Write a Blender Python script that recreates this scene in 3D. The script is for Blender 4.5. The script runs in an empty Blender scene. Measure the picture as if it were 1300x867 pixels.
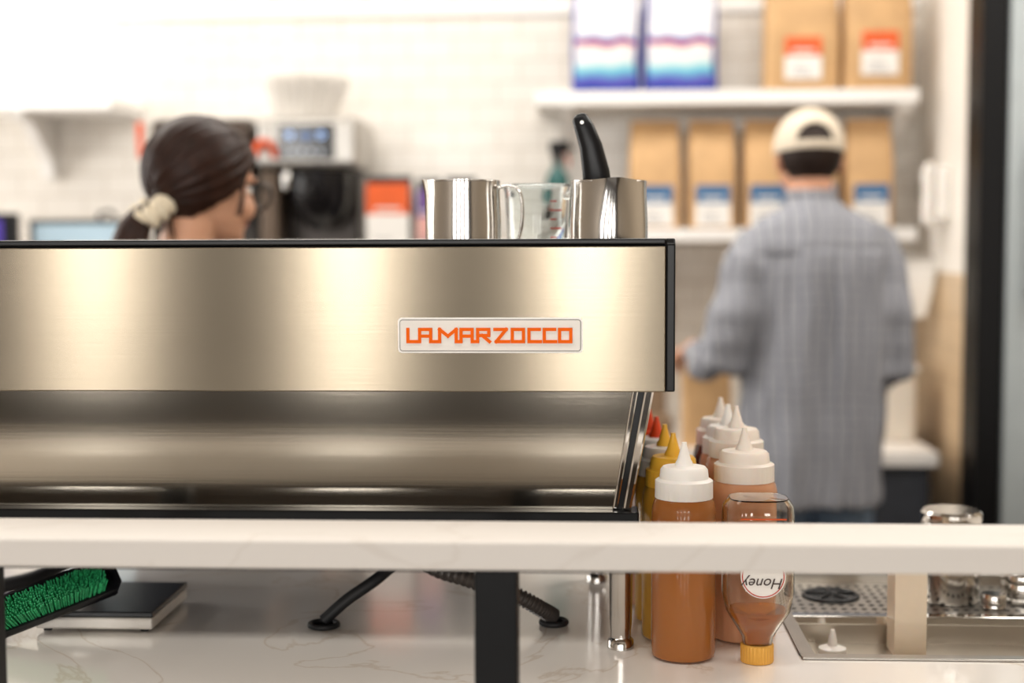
import bpy, bmesh, math, random
from mathutils import Vector, Matrix, noise
random.seed(7)
S = bpy.context.scene
PI = math.pi

# ------------------------------------------------------------------ materials
def hx(h):
    c = [int(h[i:i+2], 16)/255 for i in (0, 2, 4)]
    return tuple(((v/12.92) if v <= .04045 else ((v+.055)/1.055)**2.4) for v in c)

MC = {}
def M(name, col, rough=.5, metal=0., var=.06, scale=18, bump=0., bscale=80, trans=0., ior=1.45,
      coat=0., emis=0., sss=0., stretch=(1, 1, 1), spec=.5):
    if name in MC: return MC[name]
    if isinstance(col, str): col = hx(col)
    m = bpy.data.materials.new(name); m.use_nodes = True
    nt = m.node_tree; b = nt.nodes['Principled BSDF']
    tc = nt.nodes.new('ShaderNodeTexCoord'); mp = nt.nodes.new('ShaderNodeMapping')
    mp.inputs['Scale'].default_value = stretch
    nt.links.new(tc.outputs['Object'], mp.inputs[0])
    n = nt.nodes.new('ShaderNodeTexNoise'); n.inputs['Scale'].default_value = scale
    n.inputs['Detail'].default_value = 4
    nt.links.new(mp.outputs[0], n.inputs['Vector'])
    r = nt.nodes.new('ShaderNodeValToRGB')
    r.color_ramp.elements[0].position = .3; r.color_ramp.elements[1].position = .7
    r.color_ramp.elements[0].color = tuple(max(0, v*(1-var)) for v in col)+(1,)
    r.color_ramp.elements[1].color = tuple(min(1, v*(1+var)) for v in col)+(1,)
    nt.links.new(n.outputs['Fac'], r.inputs[0]); nt.links.new(r.outputs[0], b.inputs['Base Color'])
    b.inputs['Roughness'].default_value = rough; b.inputs['Metallic'].default_value = metal
    b.inputs['IOR'].default_value = ior
    b.inputs['Transmission Weight'].default_value = trans
    b.inputs['Coat Weight'].default_value = coat
    b.inputs['Specular IOR Level'].default_value = spec
    if sss:
        b.inputs['Subsurface Weight'].default_value = sss
        b.inputs['Subsurface Radius'].default_value = (.02, .01, .006)
    if emis:
        b.inputs['Emission Color'].default_value = col+(1,); b.inputs['Emission Strength'].default_value = emis
    if bump:
        n2 = nt.nodes.new('ShaderNodeTexNoise'); n2.inputs['Scale'].default_value = bscale
        nt.links.new(mp.outputs[0], n2.inputs['Vector'])
        bp = nt.nodes.new('ShaderNodeBump'); bp.inputs['Strength'].default_value = bump
        bp.inputs['Distance'].default_value = .004
        nt.links.new(n2.outputs['Fac'], bp.inputs['Height']); nt.links.new(bp.outputs[0], b.inputs['Normal'])
    MC[name] = m; return m

def brushed(name, col, rough, aniso, tangent, bump=.03):
    m = M(name, col, rough, 1, var=.04, scale=6, bump=bump, bscale=260, stretch=(.02, 1, 1))
    nt = m.node_tree; b = nt.nodes['Principled BSDF']
    b.inputs['Anisotropic'].default_value = aniso
    c = nt.nodes.new('ShaderNodeCombineXYZ')
    for i in range(3): c.inputs[i].default_value = tangent[i]
    nt.links.new(c.outputs[0], b.inputs['Tangent'])
    return m

def tile(name, col, grout, axis, w=.152, h=.076, rough=.18, var=.05):
    m = bpy.data.materials.new(name); m.use_nodes = True
    nt = m.node_tree; b = nt.nodes['Principled BSDF']
    tc = nt.nodes.new('ShaderNodeTexCoord'); sp = nt.nodes.new('ShaderNodeSeparateXYZ')
    cb = nt.nodes.new('ShaderNodeCombineXYZ')
    nt.links.new(tc.outputs['Object'], sp.inputs[0])
    nt.links.new(sp.outputs[axis], cb.inputs[0]); nt.links.new(sp.outputs[2], cb.inputs[1])
    br = nt.nodes.new('ShaderNodeTexBrick'); br.inputs['Scale'].default_value = 1
    br.inputs['Brick Width'].default_value = w; br.inputs['Row Height'].default_value = h
    br.inputs['Mortar Size'].default_value = .0028; br.inputs['Mortar Smooth'].default_value = .3
    c = hx(col); br.inputs['Color1'].default_value = c+(1,)
    br.inputs['Color2'].default_value = tuple(v*(1-var) for v in c)+(1,)
    br.inputs['Mortar'].default_value = hx(grout)+(1,)
    nt.links.new(cb.outputs[0], br.inputs['Vector'])
    nt.links.new(br.outputs['Color'], b.inputs['Base Color'])
    bp = nt.nodes.new('ShaderNodeBump'); bp.inputs['Strength'].default_value = .5
    bp.inputs['Distance'].default_value = .002; bp.invert = True
    nt.links.new(br.outputs['Fac'], bp.inputs['Height']); nt.links.new(bp.outputs[0], b.inputs['Normal'])
    b.inputs['Roughness'].default_value = rough
    return m

def quartz(name, vein, rough=.22, coat=0, spec=.5):
    m = bpy.data.materials.new(name); m.use_nodes = True
    nt = m.node_tree; b = nt.nodes['Principled BSDF']
    tc = nt.nodes.new('ShaderNodeTexCoord')
    n = nt.nodes.new('ShaderNodeTexNoise'); n.inputs['Scale'].default_value = 2.6
    n.inputs['Detail'].default_value = 8; n.inputs['Distortion'].default_value = 1.2
    nt.links.new(tc.outputs['Object'], n.inputs['Vector'])
    r = nt.nodes.new('ShaderNodeValToRGB'); e = r.color_ramp.elements
    e[0].position = .0; e[0].color = hx('f1ebe4')+(1,)
    e[1].position = 1; e[1].color = hx('f0eae3')+(1,)
    a = e.new(.49); a.color = hx('f2ece5')+(1,)
    a = e.new(.5); a.color = hx(vein)+(1,)
    a = e.new(.51); a.color = hx('f2ece5')+(1,)
    nt.links.new(n.outputs['Fac'], r.inputs[0]); nt.links.new(r.outputs[0], b.inputs['Base Color'])
    b.inputs['Roughness'].default_value = rough; b.inputs['Coat Weight'].default_value = coat
    b.inputs['Coat Roughness'].default_value = .08; b.inputs['Specular IOR Level'].default_value = spec
    return m

# ------------------------------------------------------------------ mesh builder
class MB:
    def __init__(s, mat=None): s.v = []; s.f = []; s.mat = mat or Matrix.Identity(4)
    def loft(s, rings, cap=True, closed=True):
        o = len(s.v); n = len(rings[0])
        for r in rings:
            for p in r: s.v.append(s.mat @ Vector(p))
        for i in range(len(rings)-1):
            for j in range(n if closed else n-1):
                k = (j+1) % n
                s.f.append((o+i*n+j, o+i*n+k, o+(i+1)*n+k, o+(i+1)*n+j))
        if cap:
            s.f.append(tuple(o+j for j in range(n))[::-1])
            s.f.append(tuple(o+(len(rings)-1)*n+j for j in range(n)))
        return s
    def sweep(s, pts, rad, seg=16, ref=(0, 0, 1), rnd=True, cap=True):
        P = [Vector(p) for p in pts]
        R = [(r, r) if not isinstance(r, (tuple, list)) else tuple(r) for r in rad]
        T = []
        for i in range(len(P)):
            a = P[max(0, i-1)]; b = P[min(len(P)-1, i+1)]
            T.append((b-a).normalized())
        if rnd:
            r0 = min(R[0]); r1 = min(R[-1])
            P = [P[0]-T[0]*r0*.75, P[0]-T[0]*r0*.4]+P+[P[-1]+T[-1]*r1*.4, P[-1]+T[-1]*r1*.75]
            R = [(R[0][0]*.45, R[0][1]*.45), (R[0][0]*.85, R[0][1]*.85)]+R+[(R[-1][0]*.85, R[-1][1]*.85), (R[-1][0]*.45, R[-1][1]*.45)]
            T = [T[0], T[0]]+T+[T[-1], T[-1]]
        u = Vector(ref); rings = []
        for p, r, t in zip(P, R, T):
            uu = u-t*u.dot(t)
            if uu.length < .05: uu = Vector((1, 0, 0))-t*t.x
            if uu.length < .05: uu = Vector((0, 1, 0))-t*t.y
            uu.normalize(); vv = t.cross(uu); u = uu
            rings.append([p+uu*r[0]*math.cos(2*PI*j/seg)+vv*r[1]*math.sin(2*PI*j/seg) for j in range(seg)])
        return s.loft(rings, cap)
    def rings_z(s, L, seg=40, n=2.0):
        """L: (z,cx,cy,rx,ry)"""
        rings = []
        for z, cx, cy, rx, ry in L:
            r = []
            for j in range(seg):
                a = 2*PI*j/seg; c, d = math.cos(a), math.sin(a)
                r.append((cx+rx*math.copysign(abs(c)**(2/n), c), cy+ry*math.copysign(abs(d)**(2/n), d), z))
            rings.append(r)
        return s.loft(rings)
    def lathe(s, prof, c=(0, 0, 0), seg=40, flute=0, nf=24, axis='z', cap=True):
        rings = []
        for k in prof:
            r, z = k[0], k[1]; fl = flute if len(k) < 3 else k[2]
            ring = []
            for j in range(seg):
                a = 2*PI*j/seg; rr = r*(1+fl*math.cos(nf*a))
                x, y = rr*math.cos(a), rr*math.sin(a)
                if axis == 'z': p = (c[0]+x, c[1]+y, c[2]+z)
                elif axis == 'y': p = (c[0]+x, c[1]+z, c[2]+y)
                else: p = (c[0]+z, c[1]+x, c[2]+y)
                ring.append(p)
            rings.append(ring)
        return s.loft(rings, cap)
    def ell(s, c, r, rot=None, seg=24, nr=14):
        rot = rot or Matrix.Identity(3); rings = []
        for i in range(nr+1):
            ph = -PI/2+.05+(PI-.1)*i/nr
            rings.append([Vector(c)+rot @ Vector((r[0]*math.cos(ph)*math.cos(2*PI*j/seg), r[1]*math.cos(ph)*math.sin(2*PI*j/seg), r[2]*math.sin(ph))) for j in range(seg)])
        return s.loft(rings)
    def box(s, x0, x1, y0, y1, z0, z1):
        return s.loft([[(x0, y0, z0), (x1, y0, z0), (x1, y1, z0), (x0, y1, z0)], [(x0, y0, z1), (x1, y0, z1), (x1, y1, z1), (x0, y1, z1)]])
    def torus(s, c, R, r, axis='z', seg=40, rs=10, ruffle=0, nf=12, sc=(1, 1)):
        rings = []
        for i in range(seg+1):
            a = 2*PI*i/seg; ring = []
            for j in range(rs):
                b = 2*PI*j/rs; rr = r*(1+ruffle*math.cos(nf*a)); d = R+rr*math.cos(b)
                x, y, z = d*math.cos(a)*sc[0], d*math.sin(a)*sc[1], rr*math.sin(b)
                if axis == 'y': x, y, z = x, z, y
                if axis == 'x': x, y, z = z, x, y
                ring.append((c[0]+x, c[1]+y, c[2]+z))
            rings.append(ring)
        return s.loft(rings, cap=False)
    def obj(s, name, mat, parent=None, smooth=True, bevel=0, remesh=0, sm=0, fn=None, solid=0, sub=0, bseg=2):
        me = bpy.data.meshes.new(name); me.from_pydata([tuple(v) for v in s.v], [], s.f)
        bm = bmesh.new(); bm.from_mesh(me)
        bmesh.ops.remove_doubles(bm, verts=bm.verts, dist=1e-6)
        bmesh.ops.recalc_face_normals(bm, faces=bm.faces); bm.to_mesh(me); bm.free()
        o = bpy.data.objects.new(name, me); S.collection.objects.link(o)
        if remesh:
            md = o.modifiers.new('r', 'REMESH'); md.mode = 'VOXEL'; md.voxel_size = remesh
            if sm:
                q = o.modifiers.new('s', 'SMOOTH'); q.iterations = sm; q.factor = .5
            dg = bpy.context.evaluated_depsgraph_get(); dg.update()
            nm = bpy.data.meshes.new_from_object(o.evaluated_get(dg)); o.modifiers.clear(); o.data = nm; me = nm
            if fn:
                nr = [v.normal.copy() for v in me.vertices]
                for v, q in zip(me.vertices, nr): v.co = v.co+q*fn(v.co)
        me.materials.clear(); me.materials.append(mat)
        for p in me.polygons: p.use_smooth = smooth
        if solid:
            md = o.modifiers.new('so', 'SOLIDIFY'); md.thickness = solid; md.offset = 0
        if bevel:
            md = o.modifiers.new('b', 'BEVEL'); md.width = bevel; md.segments = bseg; md.limit_method = 'ANGLE'; md.angle_limit = .6
        if sub:
            md = o.modifiers.new('u', 'SUBSURF'); md.levels = sub; md.render_levels = sub
        if smooth and not remesh:
            bm = bmesh.new(); bm.from_mesh(me)
            for e in bm.edges:
                if len(e.link_faces) == 2 and e.calc_face_angle(0) > .7: e.smooth = False
            bm.to_mesh(me); bm.free()
        if parent:
            o.parent = parent; o.matrix_parent_inverse = parent.matrix_world.inverted()
        return o

def E(name, loc=(0, 0, 0)):
    o = bpy.data.objects.new(name, None); o.empty_display_size = .05
    o.location = loc; S.collection.objects.link(o); o.matrix_world = Matrix.Translation(loc)
    bpy.context.view_layer.update(); return o

def box(name, x0, x1, y0, y1, z0, z1, mat, parent=None, bevel=.002, bseg=2):
    return MB().box(x0, x1, y0, y1, z0, z1).obj(name, mat, parent, smooth=False, bevel=bevel, bseg=bseg)

def cat(C, n):
    C = [Vector(c) for c in C]; out = []
    for i in range(len(C)-1):
        p0 = C[max(0, i-1)]; p1 = C[i]; p2 = C[i+1]; p3 = C[min(len(C)-1, i+2)]
        for k in range(n):
            t = k/n
            out.append(.5*((2*p1)+(p2-p0)*t+(2*p0-5*p1+4*p2-p3)*t*t+(3*p1-3*p2+p3-p0)*t**3))
    return out+[C[-1]]

def text(name, s, size, loc, rot, mat, parent, ext=.0004):
    cu = bpy.data.curves.new(name, 'FONT'); cu.body = s; cu.size = size; cu.extrude = ext
    cu.align_x = 'CENTER'; cu.align_y = 'CENTER'; cu.shear = .3
    o = bpy.data.objects.new(name, cu); S.collection.objects.link(o)
    o.matrix_world = Matrix.Translation(loc) @ rot
    bpy.context.view_layer.update()
    me = bpy.data.meshes.new_from_object(o.evaluated_get(bpy.context.evaluated_depsgraph_get()))
    me.transform(o.matrix_world); bpy.data.objects.remove(o)
    n = bpy.data.objects.new(name, me); S.collection.objects.link(n)
    me.materials.clear(); me.materials.append(mat)
    n.parent = parent; n.matrix_parent_inverse = parent.matrix_world.inverted(); return n

# palette
STEEL = M('steel_polished', 'cbc7c2', .14, 1, var=.03)
STEELS = M('steel_satin', 'b4b0aa', .32, 1, var=.05)
CHROME = M('chrome', 'dedbd6', .07, 1, var=.02)
PANEL = brushed('brushed_panel', '8e8372', .24, .88, (0, 0, 1), bump=.015)
LOWER = brushed('brushed_lower_panel', 'a9a194', .10, .0, (0, 0, 1), bump=.004)
BLACK = M('black_enamel', '08090b', .3, 0, var=.1, spec=.35)
BLACKP = M('black_plastic', '101013', .36, 0, var=.1, bump=.05, spec=.4)
BLACKM = M('black_powder_coat', '08080a', .45, 0, var=.1, bump=.05, spec=.3)
RUBBER = M('dark_rubber', '121214', .6, var=.1)
WHITEP = M('white_plastic', 'f3eee8', .35, var=.03, sss=.15)
PAINTW = M('white_paint', 'f1eeea', .5, var=.02)
KRAFT = M('kraft_paper', 'c9a274', .7, var=.1, scale=14, bump=.25, bscale=14)
LABELW = M('label_white', 'e8e4de', .6, var=.03)
LABELO = M('label_orange', 'dc5e28', .55, var=.08)
LABELB = M('label_blue', '3d6a94', .55, var=.1)
QUARTZ = quartz('white_quartz', 'e2d6c9', .16, .5)
QUARTZL = quartz('white_quartz_plain', 'ece5dd', .5, 0, .25)
SKIN = M('skin', 'd39c7e', .5, var=.06, scale=12, sss=.15)
SKINW = M('skin_light', 'd8a384', .48, var=.05, scale=12, sss=.15)

# ------------------------------------------------------------------ room
TILEB = tile('white_subway_tile', 'ebe5dc', 'cbc1b4', 0)
box('wall_back', -3.6, 1.12, 4.9, 5.0, 0, 3.1, TILEB, bevel=0)
wr = E('wall_right', (1.18, 4.6, 0))
TILES = tile('tan_wall_tile', 'dcc09c', 'b89d7a', 1, w=.2, h=.1, rough=.35, var=.12)
box('tiled_lower', 1.12, 1.24, 4.25, 5.0, 0, 1.33, TILES, wr, bevel=0)
box('painted_upper', 1.12, 1.24, 4.25, 5.0, 1.33, 3.1, M('warm_white_paint', 'f4eee5', .55, var=.02), wr, bevel=0)
box('trim_1', -3.6, 1.11, 4.88, 4.899, 2.20, 2.235, PAINTW)
box('floor', -3.7, 3.0, -4.1, 5.0, -.1, 0, M('floor_concrete', '43392f', .5, var=.15, scale=4), bevel=0)
box('ceiling', -3.7, 3.0, 2.2, 5.0, 3.1, 3.2, PAINTW, bevel=0)
box('ceiling_cafe', -3.7, 3.0, -4.1, 2.2, 3.1, 3.2, M('ceiling_brown', '8c7c6a', .7, var=.05), bevel=0)
PL = M('wall_plaster', 'cfc3b4', .6, var=.03)
wl = E('wall_left', (-3.65, .5, 0))
box('panel_a', -3.7, -3.6, -4.1, 2.6, 0, 3.1, PL, wl, bevel=0)
box('panel_b', -3.7, -3.6, 4.5, 5.0, 0, 3.1, PL, wl, bevel=0)
box('sill', -3.7, -3.6, 2.6, 4.5, 0, .9, PL, wl, bevel=0)
box('header', -3.7, -3.6, 2.6, 4.5, 2.8, 3.1, PL, wl, bevel=0)
box('wall_outer_right', 2.9, 3.0, -4.1, 5.0, 0, 3.1, M('wall_plaster_b', 'bcae9a', .6, var=.03), bevel=0)
box('wall_alcove', 1.24, 2.9, 4.9, 5.0, 0, 3.1, PAINTW, bevel=0)
# front wall (behind the camera) with tall windows
WOOD = M('wall_wood_panel', '45382a', .5, var=.2, scale=5, stretch=(1, 1, .1))
wf = E('wall_front', (0, -4.05, 0))
wins = [(-2.95, -2.45), (-1.52, -1.05), (-.22, .22), (1.1, 1.7)]
xs = [-3.6]+[a for w in wins for a in w]+[2.9]
for i in range(0, len(xs), 2):
    box('panel_%d' % (i//2), xs[i], xs[i+1], -4.1, -4.0, 0, 3.1, WOOD, wf, bevel=0)
for i, (a, b) in enumerate(wins):
    box('sill_%d' % i, a, b, -4.1, -4.0, 0, .75, WOOD, wf, bevel=0)
    box('header_%d' % i, a, b, -4.1, -4.0, 2.75, 3.1, WOOD, wf, bevel=0)
    w = E('window_%d' % (i+1), ((a+b)/2, -4.05, 1.75))
    for nme, bb in (('frame_l', (a, a+.03, .75, 2.75)), ('frame_r', (b-.03, b, .75, 2.75)), ('frame_b', (a+.03, b-.03, .75, .79)), ('frame_t', (a+.03, b-.03, 2.71, 2.75)), ('mullion', (a+.03, b-.03, 1.9, 1.93))):
        box(nme, bb[0], bb[1], -4.08, -4.02, bb[2], bb[3], BLACKM, w, bevel=0)

def area(name, loc, rot, sx, sy, power, col, parent=None):
    l = bpy.data.lights.new(name, 'AREA'); l.shape = 'RECTANGLE'; l.size = sx; l.size_y = sy
    l.energy = power; l.color = col
    o = bpy.data.objects.new(name, l); S.collection.objects.link(o); o.location = loc; o.rotation_euler = rot
    return o
for i, (a, b) in enumerate(wins):
    area('daylight_window_%d' % (i+1), ((a+b)/2, -4.12, 1.75), (PI/2, 0, 0), b-a, 2.0, 46, (1, .97, .93))
w = E('window_5', (-3.65, 3.55, 1.85))  # unseen window, added in the left wall as an opening for the fill light
for nme, bb in (('frame_l', (2.6, 2.65, .9, 2.8)), ('frame_r', (4.45, 4.5, .9, 2.8)), ('frame_m', (3.53, 3.57, .9, 2.8)), ('frame_b', (2.65, 4.45, .9, .95)), ('frame_t', (2.65, 4.45, 2.75, 2.8))):
    box(nme, -3.68, -3.62, bb[0], bb[1], bb[2], bb[3], PAINTW, w, bevel=0)
area('daylight_window_5', (-3.72, 3.55, 1.85), (0, -PI/2, 0), 1.9, 1.9, 72, (1, .975, .94))  # added fill light, brightens the right wall from the left
for i, (x, y, sx, sy, p) in enumerate([(-.9, 3.65, 3.4, .7, 50), (-.3, 1.2, 3.0, .5, 22), (1.7, 2.9, .9, 1.4, 34)]):
    cl = E('ceiling_light' if i == 0 else 'ceiling_light.%03d' % i, (x, y, 3.07))
    box('housing', x-sx/2-.03, x+sx/2+.03, y-sy/2-.03, y+sy/2+.03, 3.065, 3.099, PAINTW, cl)
    area('ceiling_panel_%d' % i, (x, y, 3.055), (0, 0, 0), sx, sy, p, (1, .955, .89))

# ------------------------------------------------------------------ bar counter with sink opening
SX0, SX1, SY0, SY1 = .286, .80, 1.80, 2.26
bar = E('bar_counter', (0, 1.9, .88))
mb = MB()
CT0, CT1 = .86, .90
mb.box(-2.2, SX0, 1.30, 2.45, CT0, CT1); mb.box(SX0, SX1, 1.30, SY0, CT0, CT1)
mb.box(SX0, SX1, SY1, 2.45, CT0, CT1); mb.box(SX1, 2.2, 1.30, 2.45, CT0, CT1)
mb.obj('countertop', QUARTZ, bar, smooth=False)
box('front_cladding', -2.15, 2.15, 1.34, 1.38, 0, .86, WOOD, bar, bevel=.002)
box('side_left', -2.15, -2.11, 1.38, 2.40, 0, .86, WOOD, bar)
box('side_right', 2.11, 2.15, 1.38, 2.40, 0, .86, WOOD, bar)
# raised ledge
led = E('quartz_ledge', (0, 1.475, 1.11))
box('slab', -2.2, 2.2, 1.42, 1.53, 1.097, 1.127, QUARTZL, led, bevel=.003)
box('support_bar', -2.1, .055, 1.445, 1.50, 1.090, 1.0965, BLACKM, led, bevel=0)
for i, x in enumerate((-.652, -.0935, 1.0, -1.6)):
    box('post_%d' % i, x-.0225, x+.0225, 1.445, 1.49, .901, 1.0905, BLACKM, led, bevel=.002)
    box('post_flange_%d' % i, x-.035, x+.035, 1.435, 1.50, .9005, .906, BLACKM, led, bevel=.001)

# ------------------------------------------------------------------ espresso machine
em = E('espresso_machine', (-.38, 2.0, 1.25))
XL, XR = -.87, .1
YF, YB = 1.80, 2.36
def prism(pts, y0, y1): return MB().loft([[(a, y0, b) for a, b in pts], [(a, y1, b) for a, b in pts]])
box('back_panel_steel', XL, XR, YF, YF+.004, 1.2395, 1.4245, PANEL, em, bevel=.0015)
box('panel_core', XL, XR+.002, YF+.004, YF+.03, 1.2390, 1.4265, BLACK, em, bevel=.002)
for nm, x in (('side_cheek_right', XR+.0005), ('side_cheek_left', XL-.0125)):
    pts = [(YF-.001, 1.240), (YF-.001, 1.427), (YF+.006, 1.434), (YB-.02, 1.434), (YB, 1.41), (YB, 1.30), (YB-.14, 1.27), (YB-.16, 1.24)]
    MB().loft([[(x, a, b) for a, b in pts], [(x+.0115, a, b) for a, b in pts]]).obj(nm, BLACK, em, smooth=False, bevel=.002)
box('top_rim_front', XL, XR, YF, YF+.02, 1.4265, 1.434, BLACK, em, bevel=.002)
box('top_rim_rear', XL, XR, YB-.03, YB-.01, 1.40, 1.434, STEELS, em, bevel=.002)
box('cup_tray', XL, XR, YF+.03, YB-.03, 1.392, 1.400, STEELS, em, bevel=.001)
box('upper_body', XL+.01, XR-.01, YF+.05, YB-.15, 1.242, 1.39, BLACKM, em, bevel=.003)
prism([(XL+.035, 1.082), (.022, 1.082), (.046, 1.241), (XL+.02, 1.241)], YF+.052, YB-.16).obj('lower_body', BLACKM, em, smooth=False)
box('group_hood', XL+.01, XR-.01, YB-.15, YB-.015, 1.30, 1.392, STEELS, em, bevel=.004)
YP = 1.845
prof = [(1.239, 0), (1.19, 0), (1.184, 0), (1.175, -.0001), (1.165, -.00025), (1.155, -.0005), (1.145, -.0008), (1.135, -.00115), (1.125, -.0016), (1.115, -.0021), (1.106, -.0027), (1.100, -.0030), (1.095, -.0031), (1.0815, -.0031)]
rows = []
for z, dy in prof:
    t = (z-1.0815)/(1.239-1.0815); xr = .034+.026*t; xl = XL+.03-.02*t
    rows.append([(xl+(xr-xl)*i/4, YP+dy, z) for i in range(5)]+[(xr-(xr-xl)*i/4, YP+.0045, z) for i in range(5)])
MB().loft(rows).obj('lower_panel', LOWER, em, smooth=True)
prism([(.034, 1.0815), (.041, 1.0815), (.068, 1.239), (.060, 1.239)], YP-.006, YP+.012).obj('strut_inner', CHROME, em, smooth=False, bevel=.002)
prism([(.041, 1.0815), (.047, 1.0815), (.075, 1.239), (.068, 1.239)], YP-.001, YP+.012).obj('strut_gap', BLACK, em, smooth=False)
prism([(.047, 1.0815), (.058, 1.0815), (.088, 1.239), (.075, 1.239)], YP-.012, YP+.012).obj('strut_outer', CHROME, em, smooth=False, bevel=.003)
box('base_frame', XL+.02, .068, YP-.025, YP+.022, 1.066, 1.0812, BLACK, em, bevel=.002)
box('base_pan', XL+.02, .036, YP+.022, YB-.05, 1.060, 1.0812, BLACK, em, bevel=.002)
box('leg_bracket', XL+.02, .062, YP-.02, YP+.02, 1.058, 1.066, BLACK, em, bevel=.001)
box('drip_tray', XL+.05, .03, YB-.05, YB+.06, 1.066, 1.10, STEELS, em, bevel=.003)
for i, x in enumerate((-.70, -.39, -.08)):
    MB().lathe([(.035, -.08), (.04, -.075), (.04, 0), (.03, .01)], (x, YB-.06, 1.30), axis='z').obj('group_head_%d' % i, CHROME, em)
    MB().lathe([(.036, 0), (.036, -.025), (.02, -.045), (.012, -.05)], (x, YB-.06, 1.218)).obj('portafilter_%d' % i, CHROME, em)
    MB().sweep([(x, YB-.03, 1.205), (x, YB+.03, 1.20), (x, YB+.13, 1.19)], [.009, .013, .016]).obj('portafilter_handle_%d' % i, BLACKP, em)
MB().sweep([(-.02, YB-.03, 1.33), (-.02, YB+.02, 1.32), (0, YB+.05, 1.20), (0, YB+.05, 1.12)], [.006]*4, seg=10).obj('steam_wand', CHROME, em)
k = 0
for x, y in ((.045, 1.835), (.018, 2.2), (-.80, 1.835), (-.80, 2.2)):
    MB().lathe([(.0175, .160), (.0175, .128), (.016, .124), (.0145, .03), (.0135, .022), (.0135, .014), (.017, .010), (.0175, 0)], (x, y, .9005), seg=28).obj('leg_%d' % k, STEEL, em); k += 1
# badge
def rrect(x0, x1, z0, z1, r, n=6):
    P = []
    for cx, cz, a0 in ((x1-r, z1-r, 0), (x0+r, z1-r, 90), (x0+r, z0+r, 180), (x1-r, z0+r, 270)):
        for i in range(n+1):
            a = math.radians(a0+90*i/n); P.append((cx+r*math.cos(a), cz+r*math.sin(a)))
    return P
BX0, BX1, BZ0, BZ1 = -.2395, -.0045, 1.2895, 1.3345
prism(rrect(BX0, BX1, BZ0, BZ1, .005), YF-.003, YF-.0002).obj('badge_plate', M('badge_silver_edge', 'eeeae4', .3, .1), em, smooth=False)
prism(rrect(BX0+.0022, BX1-.0022, BZ0+.0022, BZ1-.0022, .004), YF-.004, YF-.0032).obj('badge_border', M('badge_border_grey', '6d675f', .4), em, smooth=False)
prism(rrect(BX0+.0032, BX1-.0032, BZ0+.0032, BZ1-.0032, .003), YF-.005, YF-.0042).obj('badge_face', M('badge_silver', 'f2ede6', .45, 0, var=.03, stretch=(.1, 1, 1), scale=60), em, smooth=False)
ORG = M('badge_orange', 'f8690a', .6, 0, var=.03, spec=.15)
L = {
 'L': [[(0, 1), (0, 0), (1.0, 0)]],
 'A': [[(0, 0), (0, 1), (.85, 1), (.85, 0)], [(0, .45), (.85, .45)]],
 'M': [[(0, 0), (0, 1), (.5, .45), (1, 1), (1, 0)]],
 'R': [[(0, 0), (0, 1), (.85, 1), (.85, .5), (0, .5)], [(.35, .5), (.9, 0)]],
 'Z': [[(0, 1), (.9, 1), (.1, 0), (1.1, 0)]],
 'O': [[(0, 0), (0, 1), (.85, 1), (.85, 0), (0, 0)]],
 'C': [[(1.0, 1), (0, 1), (0, 0), (1.1, 0)]],
}
lay = [('L', 0, .62), ('A', .85, .95), ('M', 2.3, 1.2), ('A', 3.85, .95), ('R', 5.05, .95), ('Z', 6.3, .9), ('O', 7.55, .95), ('C', 8.75, .75), ('C', 9.85, .75), ('O', 10.95, .95)]
lw = .0041; hgt = .0155; x0l = -.2265; unit = .2085/11.85; z0l = 1.3042
mb = MB(); cnt = [0]
def stroke(a, b):
    cnt[0] += 1; y0 = YF-.0062-.000012*cnt[0]; y1 = YF-.0052
    a = Vector(a); b = Vector(b); d = (b-a).normalized(); n = Vector((-d.y, d.x))*lw/2; a = a-d*lw/2; b = b+d*lw/2
    q = [a+n, b+n, b-n, a-n]
    mb.loft([[(p.x, y0, p.y) for p in q], [(p.x, y1, p.y) for p in q]])
for ch, px, w_ in lay:
    for pl in L[ch]:
        for p, q in zip(pl, pl[1:]):
            stroke((x0l+(px+p[0]*w_)*unit, z0l+p[1]*hgt), (x0l+(px+q[0]*w_)*unit, z0l+q[1]*hgt))
for a, b in ((1.65, 2.3), (3.5, 3.85), (4.66, 5.05)):
    stroke((x0l+a*unit, z0l), (x0l+b*unit, z0l))
mb.obj('badge_lettering', ORG, em, smooth=False)

# ------------------------------------------------------------------ pitchers, measuring cup, knife on tray
ZT = 1.4005
def pitcher(name, x, y, r, h, ang):
    """ang: direction of the handle in degrees from +X"""
    p = E(name, (x, y, ZT)); X = Matrix.Translation((x, y, ZT)) @ Matrix.Rotation(math.radians(ang), 4, 'Z')
    prof = [(r*.93, 0), (r, .004), (r*1.0, h*.5), (r*.965, h*.85), (r*.97, h)]
    n = 72; rings = []
    def ring(rr, z, sp):
        out = []
        for j in range(n):
            a = 2*PI*j/n; ca = -math.cos(a); s_ = max(0, ca)**14*sp
            out.append((math.cos(a)*(rr+s_), math.sin(a)*(rr+s_*.6), z+s_*.3))
        return out
    for rr, z in prof: rings.append(ring(rr, z, .008*(z/h)**4))
    for rr, z in [(r*.945, h), (r*.94, h*.85), (r*.97, h*.5), (r*.96, .004)]: rings.append(ring(rr, z, .008*(z/h)**4))
    MB(X).loft(rings).obj('body', STEEL, p)
    MB(X).torus((0, 0, .004), r*.99, .0016).obj('base_ring', STEEL, p)
    MB(X).torus((0, 0, h*.985), r*.958, .0012).obj('rolled_rim', STEEL, p)
    path = cat([(r*.93, 0, h*.90), (r+.012, 0, h*.93), (r+.028, 0, h*.84), (r+.030, 0, h*.5), (r+.020, 0, h*.2), (r*.97, 0, h*.13)], 6)
    MB(X).sweep(path, [(.0022, .007)]*len(path), seg=14, ref=(0, 0, 1)).obj('handle', STEEL, p)
    return p
pitcher('milk_pitcher', -.169, 1.96, .052, .114, -8)
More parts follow.
